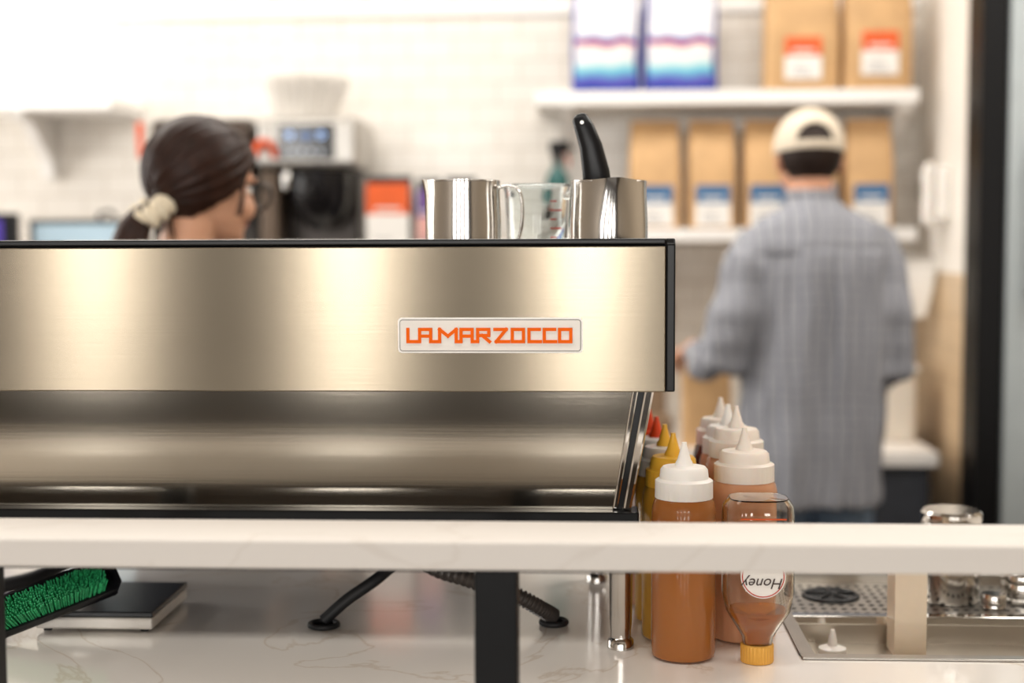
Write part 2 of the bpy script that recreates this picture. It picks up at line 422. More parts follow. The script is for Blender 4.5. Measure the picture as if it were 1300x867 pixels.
pitcher('milk_pitcher.001', .030, 1.95, .0535, .112, 100)
GLASS = M('clear_glass', 'eef2f2', .03, 0, var=.005, trans=1, ior=1.45)
mc = E('glass_measuring_cup', (-.072, 2.09, ZT))
MB().lathe([(.040, 0), (.0425, .004), (.047, .10), (.050, .112), (.047, .112), (.0445, .10), (.0395, .008), (.02, .006)], (-.072, 2.09, ZT)).obj('cup_body', GLASS, mc)
MB().torus((-.072, 2.09, ZT+.112), .0487, .0016).obj('cup_rim', GLASS, mc)
hp = cat([(-.030, 2.07, ZT+.095), (-.012, 2.05, ZT+.098), (-.004, 2.045, ZT+.07), (-.010, 2.045, ZT+.04), (-.034, 2.07, ZT+.028)], 6)
MB().sweep(hp, [.005]*len(hp), seg=10).obj('cup_handle', GLASS, mc)
mb = MB()
for i in range(6):
    w_ = .016 if i % 2 == 0 else .009
    q = [(-.052+w_*k/4, 2.0485-.0008+((k/4*w_+.02)**2)*10) for k in range(5)]
    mb.loft([[(a, b-.0003, ZT+.022+i*.013) for a, b in q]+[(a, b-.0003, ZT+.0242+i*.013) for a, b in q[::-1]],
             [(a, b-.0006, ZT+.022+i*.013) for a, b in q]+[(a, b-.0006, ZT+.0242+i*.013) for a, b in q[::-1]]])
mb.obj('red_gauge_marks', M('gauge_red', 'c02a22', .5), mc, smooth=False)
kn = E('knife_in_pitcher', (.01, 1.95, 1.5))
MB().sweep([(.016, 1.955, 1.495), (.013, 1.95, 1.525), (.006, 1.95, 1.56), (-.003, 1.95, 1.585), (-.009, 1.95, 1.597)], [(.020, .011), (.0185, .011), (.0155, .011), (.0135, .010), (.011, .008)], ref=(1, 0, 0)).obj('grip', BLACKP, kn)
MB().sweep([(.030, 1.957, 1.415), (.018, 1.955, 1.50)], [(.012, .0012), (.014, .0015)], ref=(1, 0, 0)).obj('blade', STEEL, kn)
MB().lathe([(.0025, 0), (.0025, .001)], (-.006, 1.9398, 1.591), axis='y', seg=16).obj('rivet', STEELS, kn)

# ------------------------------------------------------------------ squeeze bottles
def sbottle(name, x, y, body, cap, tip, hb=.205, r=.041, z=.9005):
    p = E(name, (x, y, z)); c = (x, y, z)
    MB().lathe([(r*.85, 0), (r*.97, .003), (r, .009), (r, hb-.028), (r*.985, hb-.014), (r*.93, hb-.004), (r*.86, hb)], c, seg=48).obj('bottle_body', body, p)
    MB().lathe([(r*.89, 0), (r*.89, .022, 0), (r*.84, .0235, 0), (r*.76, .025, 0), (r*.73, .036, 0), (r*.66, .0395, 0), (r*.29, .041, 0)], (x, y, z+hb), seg=96, flute=.012, nf=32).obj('cap_collar', cap, p)
    MB().lathe([(.012, 0), (.0105, .005), (.0085, .008), (.0035, .026), (.0032, .030), (.001, .030)], (x, y, z+hb+.0405), seg=24).obj('nozzle', tip, p)
    return p
def syrup(name, col, tr=.35):
    return M(name, col, .26, 0, var=.08, scale=5, sss=.25, coat=.3, trans=tr, ior=1.35)
CARAMEL = syrup('caramel_syrup', 'b67237')
PEACH = syrup('peach_syrup', 'dfa47c', .25)
DKSY = syrup('mocha_syrup', '5c2a16', .1)
YEL = M('yellow_plastic', 'e8b13a', .35, var=.05, sss=.15)
YELS = syrup('mustard_syrup', 'd09a36', .2)
REDP = M('red_plastic', 'e0481e', .35, var=.05)
CLEARP = M('frosted_plastic', 'ede2d6', .35, var=.03, sss=.3)
sbottle('squeeze_bottle', .124, 1.80, CARAMEL, WHITEP, WHITEP)
sbottle('squeeze_bottle.001', .1155, 1.888, YELS, YEL, YEL)
sbottle('squeeze_bottle.002', .109, 1.976, YELS, CLEARP, YEL)
sbottle('squeeze_bottle.003', .102, 2.064, PEACH, WHITEP, REDP)
sbottle('squeeze_bottle.004', .095, 2.152, DKSY, REDP, REDP)
sbottle('squeeze_bottle.005', .210, 1.892, PEACH, CLEARP, CLEARP, hb=.212, r=.0445)
sbottle('squeeze_bottle.006', .209, 1.985, PEACH, CLEARP, CLEARP, hb=.230, r=.0425)
sbottle('squeeze_bottle.007', .206, 2.075, PEACH, WHITEP, WHITEP, hb=.222, r=.041)
sbottle('squeeze_bottle.008', .204, 2.165, DKSY, CLEARP, CLEARP, hb=.222, r=.041)

# honey jar (upside down)
HX, HY = .2155, 1.780
hj = E('honey_jar', (HX, HY, .9))
def sring(L_): return [(z, HX, HY, r, r*.86) for r, z in L_]
MB().rings_z(sring([(.017, .924), (.019, .935), (.028, .950), (.039, .968), (.0435, .99), (.0435, 1.085), (.0425, 1.10), (.036, 1.109), (.02, 1.110)]), seg=64, n=3.0).obj('glass_body', M('honey_glass', 'fdf8f0', .02, 0, var=.01, trans=1, ior=1.4), hj, solid=.0026)
HON = M('honey', 'd98a1c', .08, 0, var=.05, trans=.75, ior=1.4)
MB().rings_z(sring([(.0150, .925), (.0170, .936), (.0255, .950), (.0345, .963), (.036, .968)]), seg=48, n=2.8).obj('honey_fill', HON, hj)
MB().lathe([(.0198, 0), (.0205, .002), (.0205, .022), (.019, .0235)], (HX, HY, .9005), seg=90, flute=.02, nf=30).obj('gold_lid', M('gold_lid', 'e3a94a', .35, .2, var=.05), hj)
yl = HY-.86*.0435-.0017
MB().lathe([(.0275, 0), (.0275, .0008)], (HX+.002, yl-.0008, 1.018), axis='y', seg=48).obj('label_disc', LABELW, hj, smooth=False)
MB().torus((HX+.002, yl-.001, 1.018), .0255, .0007, axis='y').obj('label_ring', M('label_red', 'b8402a', .5), hj)
text('label_text', 'Honey', .0185, (HX+.002, yl-.0014, 1.010), Matrix.Rotation(PI, 4, 'Y') @ Matrix.Rotation(PI/2, 4, 'X'), M('ink_dark', '3a2a22', .5), hj)
box('label_orange_line', HX-.026, HX+.030, yl-.0006, yl-.0001, 1.088, 1.090, LABELO, hj, bevel=0)

# ------------------------------------------------------------------ sink
sk = E('drop_in_sink', (.54, 2.03, .9))
mb = MB()
for b in ((SX0-.012, SX1+.012, SY0-.012, SY0+.006), (SX0-.012, SX1+.012, SY1-.006, SY1+.012), (SX0-.012, SX0+.006, SY0+.006, SY1-.006), (SX1-.006, SX1+.012, SY0+.006, SY1-.006)):
    mb.box(b[0], b[1], b[2], b[3], .9003, .9032)
mb.obj('rim', STEELS, sk, smooth=False, bevel=.001)
mb = MB(); zb = .852
mb.box(SX0+.001, SX0+.004, SY0+.001, SY1-.001, zb, .9003); mb.box(SX1-.004, SX1-.001, SY0+.001, SY1-.001, zb, .9003)
mb.box(SX0+.004, SX1-.004, SY0+.001, SY0+.004, zb, .9003); mb.box(SX0+.004, SX1-.004, SY1-.004, SY1-.001, zb, .9003)
mb.box(SX0+.004, SX1-.004, 2.035, 2.038, zb, .886); mb.box(SX0+.001, SX1-.001, SY0+.001, SY1-.001, zb-.003, zb)
mb.obj('basin', M('steel_basin', 'c4bcb0', .3, 1, var=.06), sk, smooth=False)
box('drain_grate', SX0+.005, SX1-.005, 2.05, SY1-.005, .884, .888, STEELS, sk, bevel=.001)
box('grate_lip', SX0+.005, SX1-.005, 2.030, 2.050, .880, .893, CHROME, sk, bevel=.002)
mb = MB()
for i in range(33):
    for j in range(8):
        x = SX0+.02+i*.0148; y = 2.066+j*.023
        if (x-.373)**2+(y-2.165)**2 < .0024: continue
        mb.lathe([(.0042, 0), (.0042, .0004)], (x, y, .8881), seg=10)
mb.obj('grate_holes', BLACKM, sk, smooth=False)
MB().torus((.373, 2.165, .889), .040, .004).obj('rinser_ring', BLACKP, sk)
MB().lathe([(.037, 0), (.036, .001)], (.373, 2.165, .8885)).obj('rinser_disc', RUBBER, sk, smooth=False)
mb = MB()
for i in range(5):
    a = i*2*PI/5+.3
    mb.sweep([(.373+.005*math.cos(a), 2.165+.005*math.sin(a), .893), (.373+.036*math.cos(a), 2.165+.036*math.sin(a), .892)], [.0022]*2, seg=8)
mb.obj('rinser_star', BLACKP, sk)
nz = E('bottle_nozzle_cap', (.345, 1.982, zb))
MB().lathe([(.019, 0), (.019, .008), (.014, .010), (.007, .012), (.006, .02), (.0028, .034), (.001, .0345)], (.345, 1.982, zb+.0004), seg=28).obj('cap', WHITEP, nz)
pc = E('plastic_utensil_holder', (.450, 1.99, zb))
mb = MB(); ox = .007
a = [(.421+ox, 1.97), (.465+ox, 1.97), (.465+ox, 2.02), (.421+ox, 2.02)]; b = [(.4225+ox, 1.972), (.4635+ox, 1.972), (.4635+ox, 2.018), (.4225+ox, 2.018)]
mb.loft([[(x, y, zb+.0004) for x, y in a], [(x, y, 1.0) for x, y in a], [(x, y, 1.0) for x, y in b], [(x, y, zb+.004) for x, y in b]])
mb.obj('holder_body', M('cream_plastic', 'e4d2ba', .35, var=.05, sss=.2), pc, smooth=False)
def canister(name, x, y, r, h, z):
    p = E(name, (x, y, z))
    MB().lathe([(r*.95, 0), (r, .003), (r, h-.018), (r*.97, h-.016)], (x, y, z)).obj('canister_body', STEEL, p)
    MB().lathe([(r*1.02, 0), (r*1.04, .003), (r*1.04, .012), (r*.95, .016), (r*.3, .016)], (x, y, z+h-.0155)).obj('lid', STEEL, p)
    MB().torus((x, y, z+h-.04), r*1.005, .0018).obj('band', CHROME, p)
canister('steel_canister', .549, 2.15, .0435, .137, .8887)
canister('steel_canister.001', .655, 2.15, .03, .045, .8887)
canister('steel_canister.002', .600, 2.10, .018, .022, .8887)

# ------------------------------------------------------------------ things under the machine
hs = E('drain_hose', (-.2, 1.95, .93))
mb = MB()
P = cat([(-.25, 2.10, 1.02), (-.23, 2.0, .975), (-.16, 1.93, .965), (-.10, 1.92, .948), (-.06, 1.93, .924), (-.045, 1.94, .912)], 40)
mb.sweep(P, [.0118 if (i % 5) < 2 else .0092 for i in range(len(P))], seg=14, rnd=False)
mb.obj('corrugated_tube', M('grey_hose', '4a4440', .4, var=.1, metal=.3), hs)
MB().torus((-.045, 1.94, .9045), .017, .004).obj('grommet', RUBBER, hs)
MB().lathe([(.016, 0), (.016, .003)], (-.045, 1.94, .9004)).obj('hole_disc', BLACKM, hs, smooth=False)
pcb = E('power_cable', (-.3, 1.95, .95))
P = cat([(-.275, 2.12, 1.04), (-.265, 2.0, .99), (-.285, 1.94, .968), (-.33, 1.92, .938), (-.362, 1.915, .910)], 12)
MB().sweep(P, [.0085]*len(P), seg=12, rnd=False).obj('cable', RUBBER, pcb)
MB().torus((-.362, 1.915, .9045), .019, .0038).obj('grommet', RUBBER, pcb)
MB().lathe([(.018, 0), (.018, .001)], (-.362, 1.915, .9004)).obj('hole_disc', BLACKM, pcb, smooth=False)
pc2 = E('power_cable.001', (-.85, 2.05, .93))
P = cat([(-.98, 2.04, .914), (-.88, 2.08, .914), (-.82, 2.14, .93), (-.775, 2.18, .99), (-.76, 2.20, 1.05)], 12)
MB().sweep(P, [.012]*len(P), seg=12, rnd=False).obj('cable', RUBBER, pc2)
# kitchen scale
sc = E('kitchen_scale', (-.65, 1.97, .9))
SXX = -.030
box('scale_body', -.722+SXX, -.560+SXX, 1.875, 2.05, .905, .921, M('scale_silver', 'd2cdc6', .35, .2), sc, bevel=.003)
box('scale_platform', -.720+SXX, -.560+SXX, 1.877, 2.050, .9212, .929, M('scale_dark', '1d2024', .3, var=.1), sc, bevel=.002)
for i, (x, y) in enumerate(((-.71, 1.89), (-.575, 1.89), (-.71, 2.035), (-.575, 2.035))):
    MB().lathe([(.006, 0), (.006, .0045)], (x+SXX, y, .9005), seg=14).obj('foot_%d' % i, RUBBER, sc)
# green bristle brush, lying on its back, resting against the scale
A = Vector((-.786, 1.825, .929)); B = Vector((-.664, 1.888, .970)); ax = (B-A).normalized()
nn = Vector((.15, -.62, .77)); nn = (nn-ax*nn.dot(ax)).normalized(); tt_ = nn.cross(ax).normalized()
LB = (B-A).length
R = Matrix((( ax.x, tt_.x, nn.x, A.x), (ax.y, tt_.y, nn.y, A.y), (ax.z, tt_.z, nn.z, A.z), (0, 0, 0, 1)))
db = E('dust_brush', tuple(A))
mb = MB(R)
mb.loft([[(-.010, -.018, -.02), (LB+.012, -.018, -.02), (LB+.012, .018, -.02), (-.010, .018, -.02)], [(-.012, -.021, -.012), (LB+.016, -.021, -.012), (LB+.016, .021, -.012), (-.012, .021, -.012)], [(-.010, -.019, -.006), (LB+.014, -.019, -.006), (LB+.014, .019, -.006), (-.010, .019, -.006)]])
mb.loft([[(-.012, .015, -.012), (LB+.018, .015, -.012), (LB+.022, .026, .010), (-.014, .026, .010)], [(-.012, .018, -.012), (LB+.018, .018, -.012), (LB+.022, .029, .010), (-.014, .029, .010)]])
mb.loft([[(LB+.012, -.019, -.012), (LB+.016, -.019, -.012), (LB+.024, -.021, .010), (LB+.020, -.021, .010)], [(LB+.012, .019, -.012), (LB+.016, .019, -.012), (LB+.024, .026, .010), (LB+.020, .026, .010)]])
mb.sweep([(-.006, 0, -.006), (-.04, 0, .010), (-.10, 0, .042)], [(.006, .016), (.006, .012), (.008, .014)], ref=(0, 0, 1))
mb.obj('brush_block', BLACKP, db)
mb = MB(R)
nb = 48
for i in range(nb):
    for j in range(9):
        x = LB*(i+.5)/nb+random.uniform(-.001, .001); y = -.0145+j*.0036+random.uniform(-.0006, .0006)
        dx = (x/LB-.5)*.016+random.uniform(-.001, .001); dy = y*.2+random.uniform(-.001, .001)
        mb.sweep([(x, y, -.008), (x+dx, y+dy, .016+random.random()*.003)], [.0011, .0010], seg=5, rnd=False)
mb.obj('green_bristles', M('green_bristle', '2fa468', .5, var=.35, scale=160), db)

# ------------------------------------------------------------------ back counter, shelves
bc = E('back_counter', (-.8, 4.55, .78))
box('back_countertop', -3.2, 1.045, 4.25, 4.88, .76, .80, QUARTZL, bc)
box('cabinet', -3.18, 1.03, 4.29, 4.88, .08, .76, M('cabinet_charcoal', '34353a', .45, var=.1), bc)
box('toe_kick', -3.18, 1.03, 4.35, 4.88, .001, .08, BLACKM, bc, bevel=0)
for i in range(7):
    x = -3.15+i*.6
    box('cabinet_door_%d' % i, x, min(x+.58, 1.02), 4.272, 4.289, .10, .74, M('cabinet_door', '3c3e44', .4, var=.08), bc)
    MB().sweep([(x+.2, 4.262, .70), (x+.38, 4.262, .70)], [.006]*2, seg=10).obj('pull_%d' % i, STEELS, bc)
def shelf(name, x0, x1, z0, z1, bx, yf=4.55):
    p = E(name, ((x0+x1)/2, 4.72, z0))
    box('board', x0, x1, yf, 4.895, z0, z1, PAINTW, p, bevel=.003)
    for i, x in enumerate(bx):
        pts = [(4.895, z0), (yf+.05, z0), (yf+.05, z0-.02), (yf+.13, z0-.035), (4.84, z0-.15), (4.86, z0-.21), (4.895, z0-.21)]
        MB().loft([[(x-.022, a, b) for a, b in pts], [(x+.022, a, b) for a, b in pts]]).obj('bracket_%d' % i, PAINTW, p, smooth=False, bevel=.002)
shelf('wall_shelf', -.163, 1.04, 1.862, 1.905, (-.06, 1.01))
shelf('wall_shelf.001', -.163, 1.04, 1.43, 1.47, (.245, .96))
shelf('wall_shelf.002', -2.7, -1.53, 1.862, 1.900, (-1.86, -2.5))

# ------------------------------------------------------------------ coffee bags
def bag(name, x0, x1, z, h, mat, d=.13, yf=4.60, lab=None):
    p = E(name, ((x0+x1)/2, yf+d/2, z)); cx = (x0+x1)/2; w = (x1-x0)/2-.003; cy = yf+d/2
    Lr = [(0, .93, .92), (.02, 1, 1), (.35, 1.0, 1.04), (.62, .99, 1.0), (.80, .96, .72), (.90, .93, .38), (.93, .92, .22), (.94, .93, .30), (.985, .93, .30), (1.0, .92, .2)]
    mb = MB()
    mb.rings_z([(z+.0005+h*a, cx, cy+(.0 if a < .7 else .004), w*b, d/2*c) for a, b, c in Lr], seg=48, n=6)
    for v in mb.v:
        q = noise.noise(Vector((v.x*9, v.y*9, v.z*9)))*.008*min(1, (v.z-z)/h*3)
        v.y += q; v.x += q*.4
    mb.obj('bag_body', mat, p)
    if lab:
        c1, c2, fr, to, lw_ = lab
        yy = yf-.0125
        zm = z+h*(fr+(to-fr)*.55)
        box('label_lower', cx-lw_/2, cx+lw_/2, yy, yy+.001, z+h*fr, zm, c2, p, bevel=0)
        box('label_upper', cx-lw_/2, cx+lw_/2, yy, yy+.001, zm, z+h*to, c1, p, bevel=0)
        box('label_backing', cx-lw_/2+.001, cx+lw_/2-.001, yy+.001, yf+.004, z+h*fr+.001, z+h*to-.001, c2, p, bevel=0)
        for k in range(3):
            box('print_line_%d' % k, cx-lw_*.3, cx+lw_*(.3-.1*k), yy-.0006, yy-.0001, z+h*fr+.010+k*.014, z+h*fr+.014+k*.014, M('ink_grey', '8a8a90', .6), p, bevel=0)
        box('print_title', cx-lw_*.3, cx+lw_*.3, yy-.0006, yy-.0001, zm+.012, zm+.020, LABELW, p, bevel=0)
def printed():
    m = bpy.data.materials.new('printed_blue_bag'); m.use_nodes = True
    nt = m.node_tree; b = nt.nodes['Principled BSDF']; tc = nt.nodes.new('ShaderNodeTexCoord')
    nz_ = nt.nodes.new('ShaderNodeTexNoise'); nz_.inputs['Scale'].default_value = 2.2
    nt.links.new(tc.outputs['Generated'], nz_.inputs['Vector'])
    vm = nt.nodes.new('ShaderNodeVectorMath'); vm.operation = 'SCALE'; vm.inputs['Scale'].default_value = .16
    nt.links.new(nz_.outputs['Color'], vm.inputs[0])
    va = nt.nodes.new('ShaderNodeVectorMath'); va.operation = 'ADD'
    nt.links.new(tc.outputs['Generated'], va.inputs[0]); nt.links.new(vm.outputs[0], va.inputs[1])
    vs = nt.nodes.new('ShaderNodeVectorMath'); vs.operation = 'SUBTRACT'; vs.inputs[1].default_value = (.08, .08, .08)
    nt.links.new(va.outputs[0], vs.inputs[0])
    sp = nt.nodes.new('ShaderNodeSeparateXYZ'); nt.links.new(vs.outputs[0], sp.inputs[0])
    r = nt.nodes.new('ShaderNodeValToRGB'); r.color_ramp.interpolation = 'LINEAR'; e = r.color_ramp.elements
    e[0].position = 0; e[0].color = hx('1c2a84')+(1,); e[1].position = 1; e[1].color = hx('dcdade')+(1,)
    for p, c in ((.05, '20308e'), (.085, '2b4fb8'), (.115, '7a4a9c'), (.15, '2f96c4'), (.21, '8fccd2'), (.27, 'dcdcdc'), (.38, 'e0dcdc'), (.39, 'd0452e'), (.405, 'd0452e'), (.415, '1a2c90'), (.44, '2036a0'), (.455, 'dcdade'), (.80, 'dcdade'), (.86, '2a40a0')):
        q = e.new(p); q.color = hx(c)+(1,)
    nt.links.new(sp.outputs[2], r.inputs[0])
    ma = nt.nodes.new('ShaderNodeMath'); ma.operation = 'SUBTRACT'; ma.inputs[1].default_value = .5
    mb_ = nt.nodes.new('ShaderNodeMath'); mb_.operation = 'ABSOLUTE'
    mc_ = nt.nodes.new('ShaderNodeMath'); mc_.operation = 'GREATER_THAN'; mc_.inputs[1].default_value = .44
    nt.links.new(sp.outputs[0], ma.inputs[0]); nt.links.new(ma.outputs[0], mb_.inputs[0]); nt.links.new(mb_.outputs[0], mc_.inputs[0])
    mx = nt.nodes.new('ShaderNodeMix'); mx.data_type = 'RGBA'
    nt.links.new(mc_.outputs[0], mx.inputs[0]); nt.links.new(r.outputs[0], mx.inputs[6]); mx.inputs[7].default_value = hx('26388e')+(1,)
    nt.links.new(mx.outputs[2], b.inputs['Base Color']); b.inputs['Roughness'].default_value = .45
    return m
PB = printed()
bag('coffee_bag', -.05, .177, 1.905, .40, PB, yf=4.62)
bag('coffee_bag.001', .181, .425, 1.905, .40, PB, yf=4.62)
bag('coffee_bag.002', .564, .805, 1.905, .40, KRAFT, lab=(LABELO, LABELW, .09, .42, .115))
bag('coffee_bag.003', .813, 1.036, 1.905, .40, KRAFT, lab=(LABELO, LABELW, .12, .46, .115))
for i, (a, b) in enumerate(((.134, .308), (.322, .485), (.500, .652), (.663, .810), (.824, .983))):
    bag('coffee_bag.%03d' % (4+i), a, b, 1.47, .35, KRAFT, lab=(LABELB, LABELW, .03, .40, .11))
sb = E('spray_bottle', (-.095, 4.7, 1.47))
TEAL = M('teal_plastic', '1f5a58', .3, var=.1)
MB().lathe([(.036, 0), (.04, .004), (.04, .15), (.034, .18), (.015, .205), (.014, .22)], (-.095, 4.7, 1.4705)).obj('bottle', TEAL, sb)
MB().rings_z([(1.69, -.095, 4.7, .017, .017), (1.715, -.095, 4.7, .017, .017), (1.72, -.09, 4.7, .03, .014), (1.75, -.088, 4.7, .035, .014), (1.76, -.088, 4.7, .028, .01)], seg=24, n=3).obj('trigger_head', BLACKP, sb)
MB().sweep([(-.062, 4.7, 1.735), (-.045, 4.7, 1.735)], [.006]*2, seg=10).obj('spout', BLACKP, sb)
MB().sweep([(-.072, 4.7, 1.72), (-.058, 4.7, 1.70), (-.060, 4.7, 1.68)], [(.004, .006)]*3, seg=10).obj('trigger', LABELO, sb)

# ------------------------------------------------------------------ coffee brewers
LED = M('display_led', '9fc4ff', .3, emis=1.6)
ORK = M('orange_knob', 'd0501f', .4)
def brewer(name, xc, yf=4.43, hm=None, top=1.815, knob=True):
    p = E(name, (xc, yf+.2, .8))
    w = .158
    box('brew_head', xc-w, xc+w, yf, yf+.40, 1.665, top, hm or STEELS, p, bevel=.02, bseg=4)
    box('head_top_plate', xc-w+.01, xc+w-.01, yf+.01, yf+.39, top+.0005, top+.006, STEELS, p)
    box('tower', xc-w*.8, xc+w*.8, yf+.24, yf+.40, .86, 1.665, M('brewer_grey', '3a3430', .3, .5), p, bevel=.01)
    box('side_cheek', xc-w, xc-w+.06, yf+.04, yf+.24, 1.2, 1.664, M('brewer_bronze', '5a4c40', .35, .6), p, bevel=.01)
    box('base', xc-w, xc+w, yf-.02, yf+.40, .8005, .86, STEELS, p, bevel=.008)
    box('control_panel', xc-w+.07, xc+w-.07, yf-.006, yf, 1.69, 1.80, M('gloss_black', '0b0c10', .12), p, bevel=.002)
    for i in range(2):
        MB().torus((xc-.052+i*.100, yf-.008, 1.765), .0085, .0016, axis='y', seg=20).obj('button_%d' % i, LED, p)
    box('display_window', xc-.022, xc+.020, yf-.008, yf-.006, 1.752, 1.772, M('display_blue', '48608a', .3, emis=.3), p, bevel=0)
    for i in range(4):
        box('indicator_%d' % i, xc-.05+i*.03, xc-.038+i*.03, yf-.008, yf-.006, 1.712, 1.718, M('indicator_white', 'c8d0dc', .3, emis=.4), p, bevel=0)
    MB().lathe([(.03, 0), (.075, .04), (.095, .09), (.10, .165), (.104, .19)], (xc+.02, yf+.11, 1.472), seg=40).obj('brew_basket', M('basket_black', '141214', .2), p)
    MB().sweep([(xc+.02, yf+.02, 1.60), (xc+.02, yf-.05, 1.60), (xc+.02, yf-.09, 1.58)], [(.016, .01)]*3).obj('basket_handle', BLACKP, p)
    MB().sweep([(xc-.06, yf+.03, 1.655), (xc-.06, yf-.02, 1.64), (xc-.06, yf-.03, 1.60)], [.012, .012, .009], seg=12).obj('hot_water_tap', CHROME, p)
    MB().lathe([(.085, 0), (.092, .01), (.092, .30), (.08, .36), (.05, .40), (.05, .43)], (xc, yf+.11, .861)).obj('thermal_server', STEELS, p)
    MB().lathe([(.055, 0), (.055, .04), (.03, .05)], (xc, yf+.11, 1.291)).obj('server_lid', BLACKP, p)
    if knob:
        MB().sweep(cat([(xc-w+.060, yf-.015, 1.70), (xc-w+.046, yf-.03, 1.735), (xc-w+.018, yf-.04, 1.738), (xc-w+.008, yf-.04, 1.705)], 4), [.012]*13).obj('orange_knob', ORK, p)
brewer('coffee_brewer', -.872)
brewer('coffee_brewer.001', -1.21, hm=M('brewer_dark_head', '4a3f38', .3, .6), knob=False)
MB().sweep([(-1.395, 4.42, 1.70), (-1.395, 4.42, 1.80)], [.010, .012]).obj('orange_lever', ORK, bpy.data.objects['coffee_brewer.001'])
MB().sweep([(-1.395, 4.42, 1.705), (-1.36, 4.45, 1.70)], [.008]*2, seg=10).obj('lever_arm', BLACKP, bpy.data.objects['coffee_brewer.001'])
fl = E('paper_filter_stack', (-.90, 4.60, 1.82))
FP = M('filter_paper', 'dbd6cf', .7, var=.02)
for k in range(3):
    q = k*.010
    MB().lathe([(.088+q*.3, .0+q, .0), (.09, .003+q, .03), (.105, .06+q, .07), (.126, .115+q, .10), (.124, .1155+q, .10), (.103, .062+q, .07), (.086, .005+q, .0)], (-.905, 4.60, 1.8225), seg=240, nf=24).obj('filter_%d' % k, FP, fl)

rs = E('display_riser', (-.55, 4.55, .8))
box('riser_top', -.705, -.33, 4.42, 4.72, 1.375, 1.395, BLACKM, rs)
for i, (x, y) in enumerate(((-.70, 4.43), (-.35, 4.43), (-.70, 4.70), (-.35, 4.70))):
    box('riser_leg_%d' % i, x, x+.012, y, y+.012, .8005, 1.375, BLACKM, rs, bevel=0)
DKB = M('dark_bag', '1d1a22', .4, var=.15, bump=.2, bscale=20)
PURP = M('label_purple', '6c4d8c', .5, var=.1); PINK = M('label_pink', 'd9a39b', .5, var=.1)
bag('coffee_bag.009', -.702, -.545, 1.395, .245, DKB, d=.10, yf=4.47, lab=(LABELO, LABELW, .02, .90, .135))
bag('coffee_bag.010', -.540, -.455, 1.395, .235, DKB, d=.08, yf=4.48, lab=(PURP, PINK, .05, .85, .07))
bag('coffee_bag.011', -.450, -.345, 1.395, .24, DKB, d=.08, yf=4.49)

# point of sale screens (left)
ps = E('point_of_sale_terminal', (-1.5, 4.0, .8))
SCR = M('screen_glow', '9fb4c0', .2, emis=.25)
box('screen_housing', -1.74, -1.36, 4.37, 4.40, 1.23, 1.505, BLACKP, ps, bevel=.006)
box('screen', -1.72, -1.38, 4.366, 4.3695, 1.25, 1.49, SCR, ps, bevel=0)
box('neck', -1.55, -1.50, 4.402, 4.43, .83, 1.40, BLACKM, ps)
box('foot', -1.64, -1.41, 4.32, 4.52, .8005, .83, BLACKM, ps, bevel=.006)
ps2 = E('card_reader', (-1.8, 4.3, .8))
box('reader_stand', -1.87, -1.83, 4.36, 4.39, .80, 1.44, BLACKM, ps2)
box('reader_body', -1.95, -1.76, 4.32, 4.36, 1.40, 1.525, BLACKP, ps2, bevel=.008)
box('reader_screen', -1.93, -1.80, 4.316, 4.3195, 1.43, 1.505, M('screen_purple', '4b3a90', .2, emis=.2), ps2, bevel=0)
jr = E('syrup_pump_bottle', (-1.60, 4.62, .8))
MB().lathe([(.04, 0), (.042, .005), (.042, .55), (.02, .62), (.018, .66)], (-1.60, 4.62, .8005)).obj('bottle', DKSY, jr)
MB().sweep([(-1.60, 4.62, 1.46), (-1.60, 4.62, 1.53), (-1.56, 4.60, 1.535), (-1.535, 4.59, 1.52)], [.012, .007, .007, .005], seg=10).obj('pump', BLACKP, jr)

# ------------------------------------------------------------------ right side: post, fridge, wall bits
box('door_1', 1.108, 1.183, 4.10, 4.249, 0.001, 3.09, BLACKM, bevel=.003)
fr = E('refrigerator', (1.6, 4.45, 0))
FG = M('fridge_grey', 'b4bcbe', .35, .1, var=.03)
box('fridge_body', 1.245, 1.92, 4.16, 4.88, .08, 2.5, FG, fr, bevel=.004)
box('fridge_door', 1.188, 1.92, 4.10, 4.155, .10, 2.48, FG, fr, bevel=.006)
hp = cat([(1.262, 4.10, 1.70), (1.262, 4.06, 1.695), (1.262, 4.055, 1.66), (1.262, 4.055, 1.32), (1.262, 4.06, 1.285), (1.262, 4.10, 1.28)], 4)
MB().sweep(hp, [(.018, .012)]*len(hp), ref=(1, 0, 0)).obj('fridge_handle', BLACKP, fr)
for i, (x, y) in enumerate(((1.29, 4.2), (1.88, 4.2), (1.29, 4.8), (1.88, 4.8))):
    MB().lathe([(.02, 0), (.02, .08)], (x, y, .0005), seg=16).obj('fridge_foot_%d' % i, RUBBER, fr)
ph = E('wall_telephone', (1.09, 4.5, 1.55))
box('phone_base', 1.075, 1.119, 4.45, 4.56, 1.49, 1.66, WHITEP, ph, bevel=.01)
hp = cat([(1.06, 4.47, 1.66), (1.045, 4.47, 1.64), (1.05, 4.47, 1.58), (1.045, 4.47, 1.50), (1.06, 4.47, 1.485)], 4)
MB().sweep(hp, [(.013, .017)]*len(hp)).obj('handset', WHITEP, ph)
MB().sweep(cat([(1.07, 4.47, 1.49), (1.075, 4.47, 1.38), (1.095, 4.50, 1.36), (1.10, 4.53, 1.49)], 8), [.004]*25, seg=8, rnd=False).obj('cord', WHITEP, ph)
cp = E('clipboard_papers', (1.09, 4.66, 1.3))
box('clip_bar', .965, 1.119, 4.60, 4.625, 1.37, 1.385, STEELS, cp)
mb = MB()
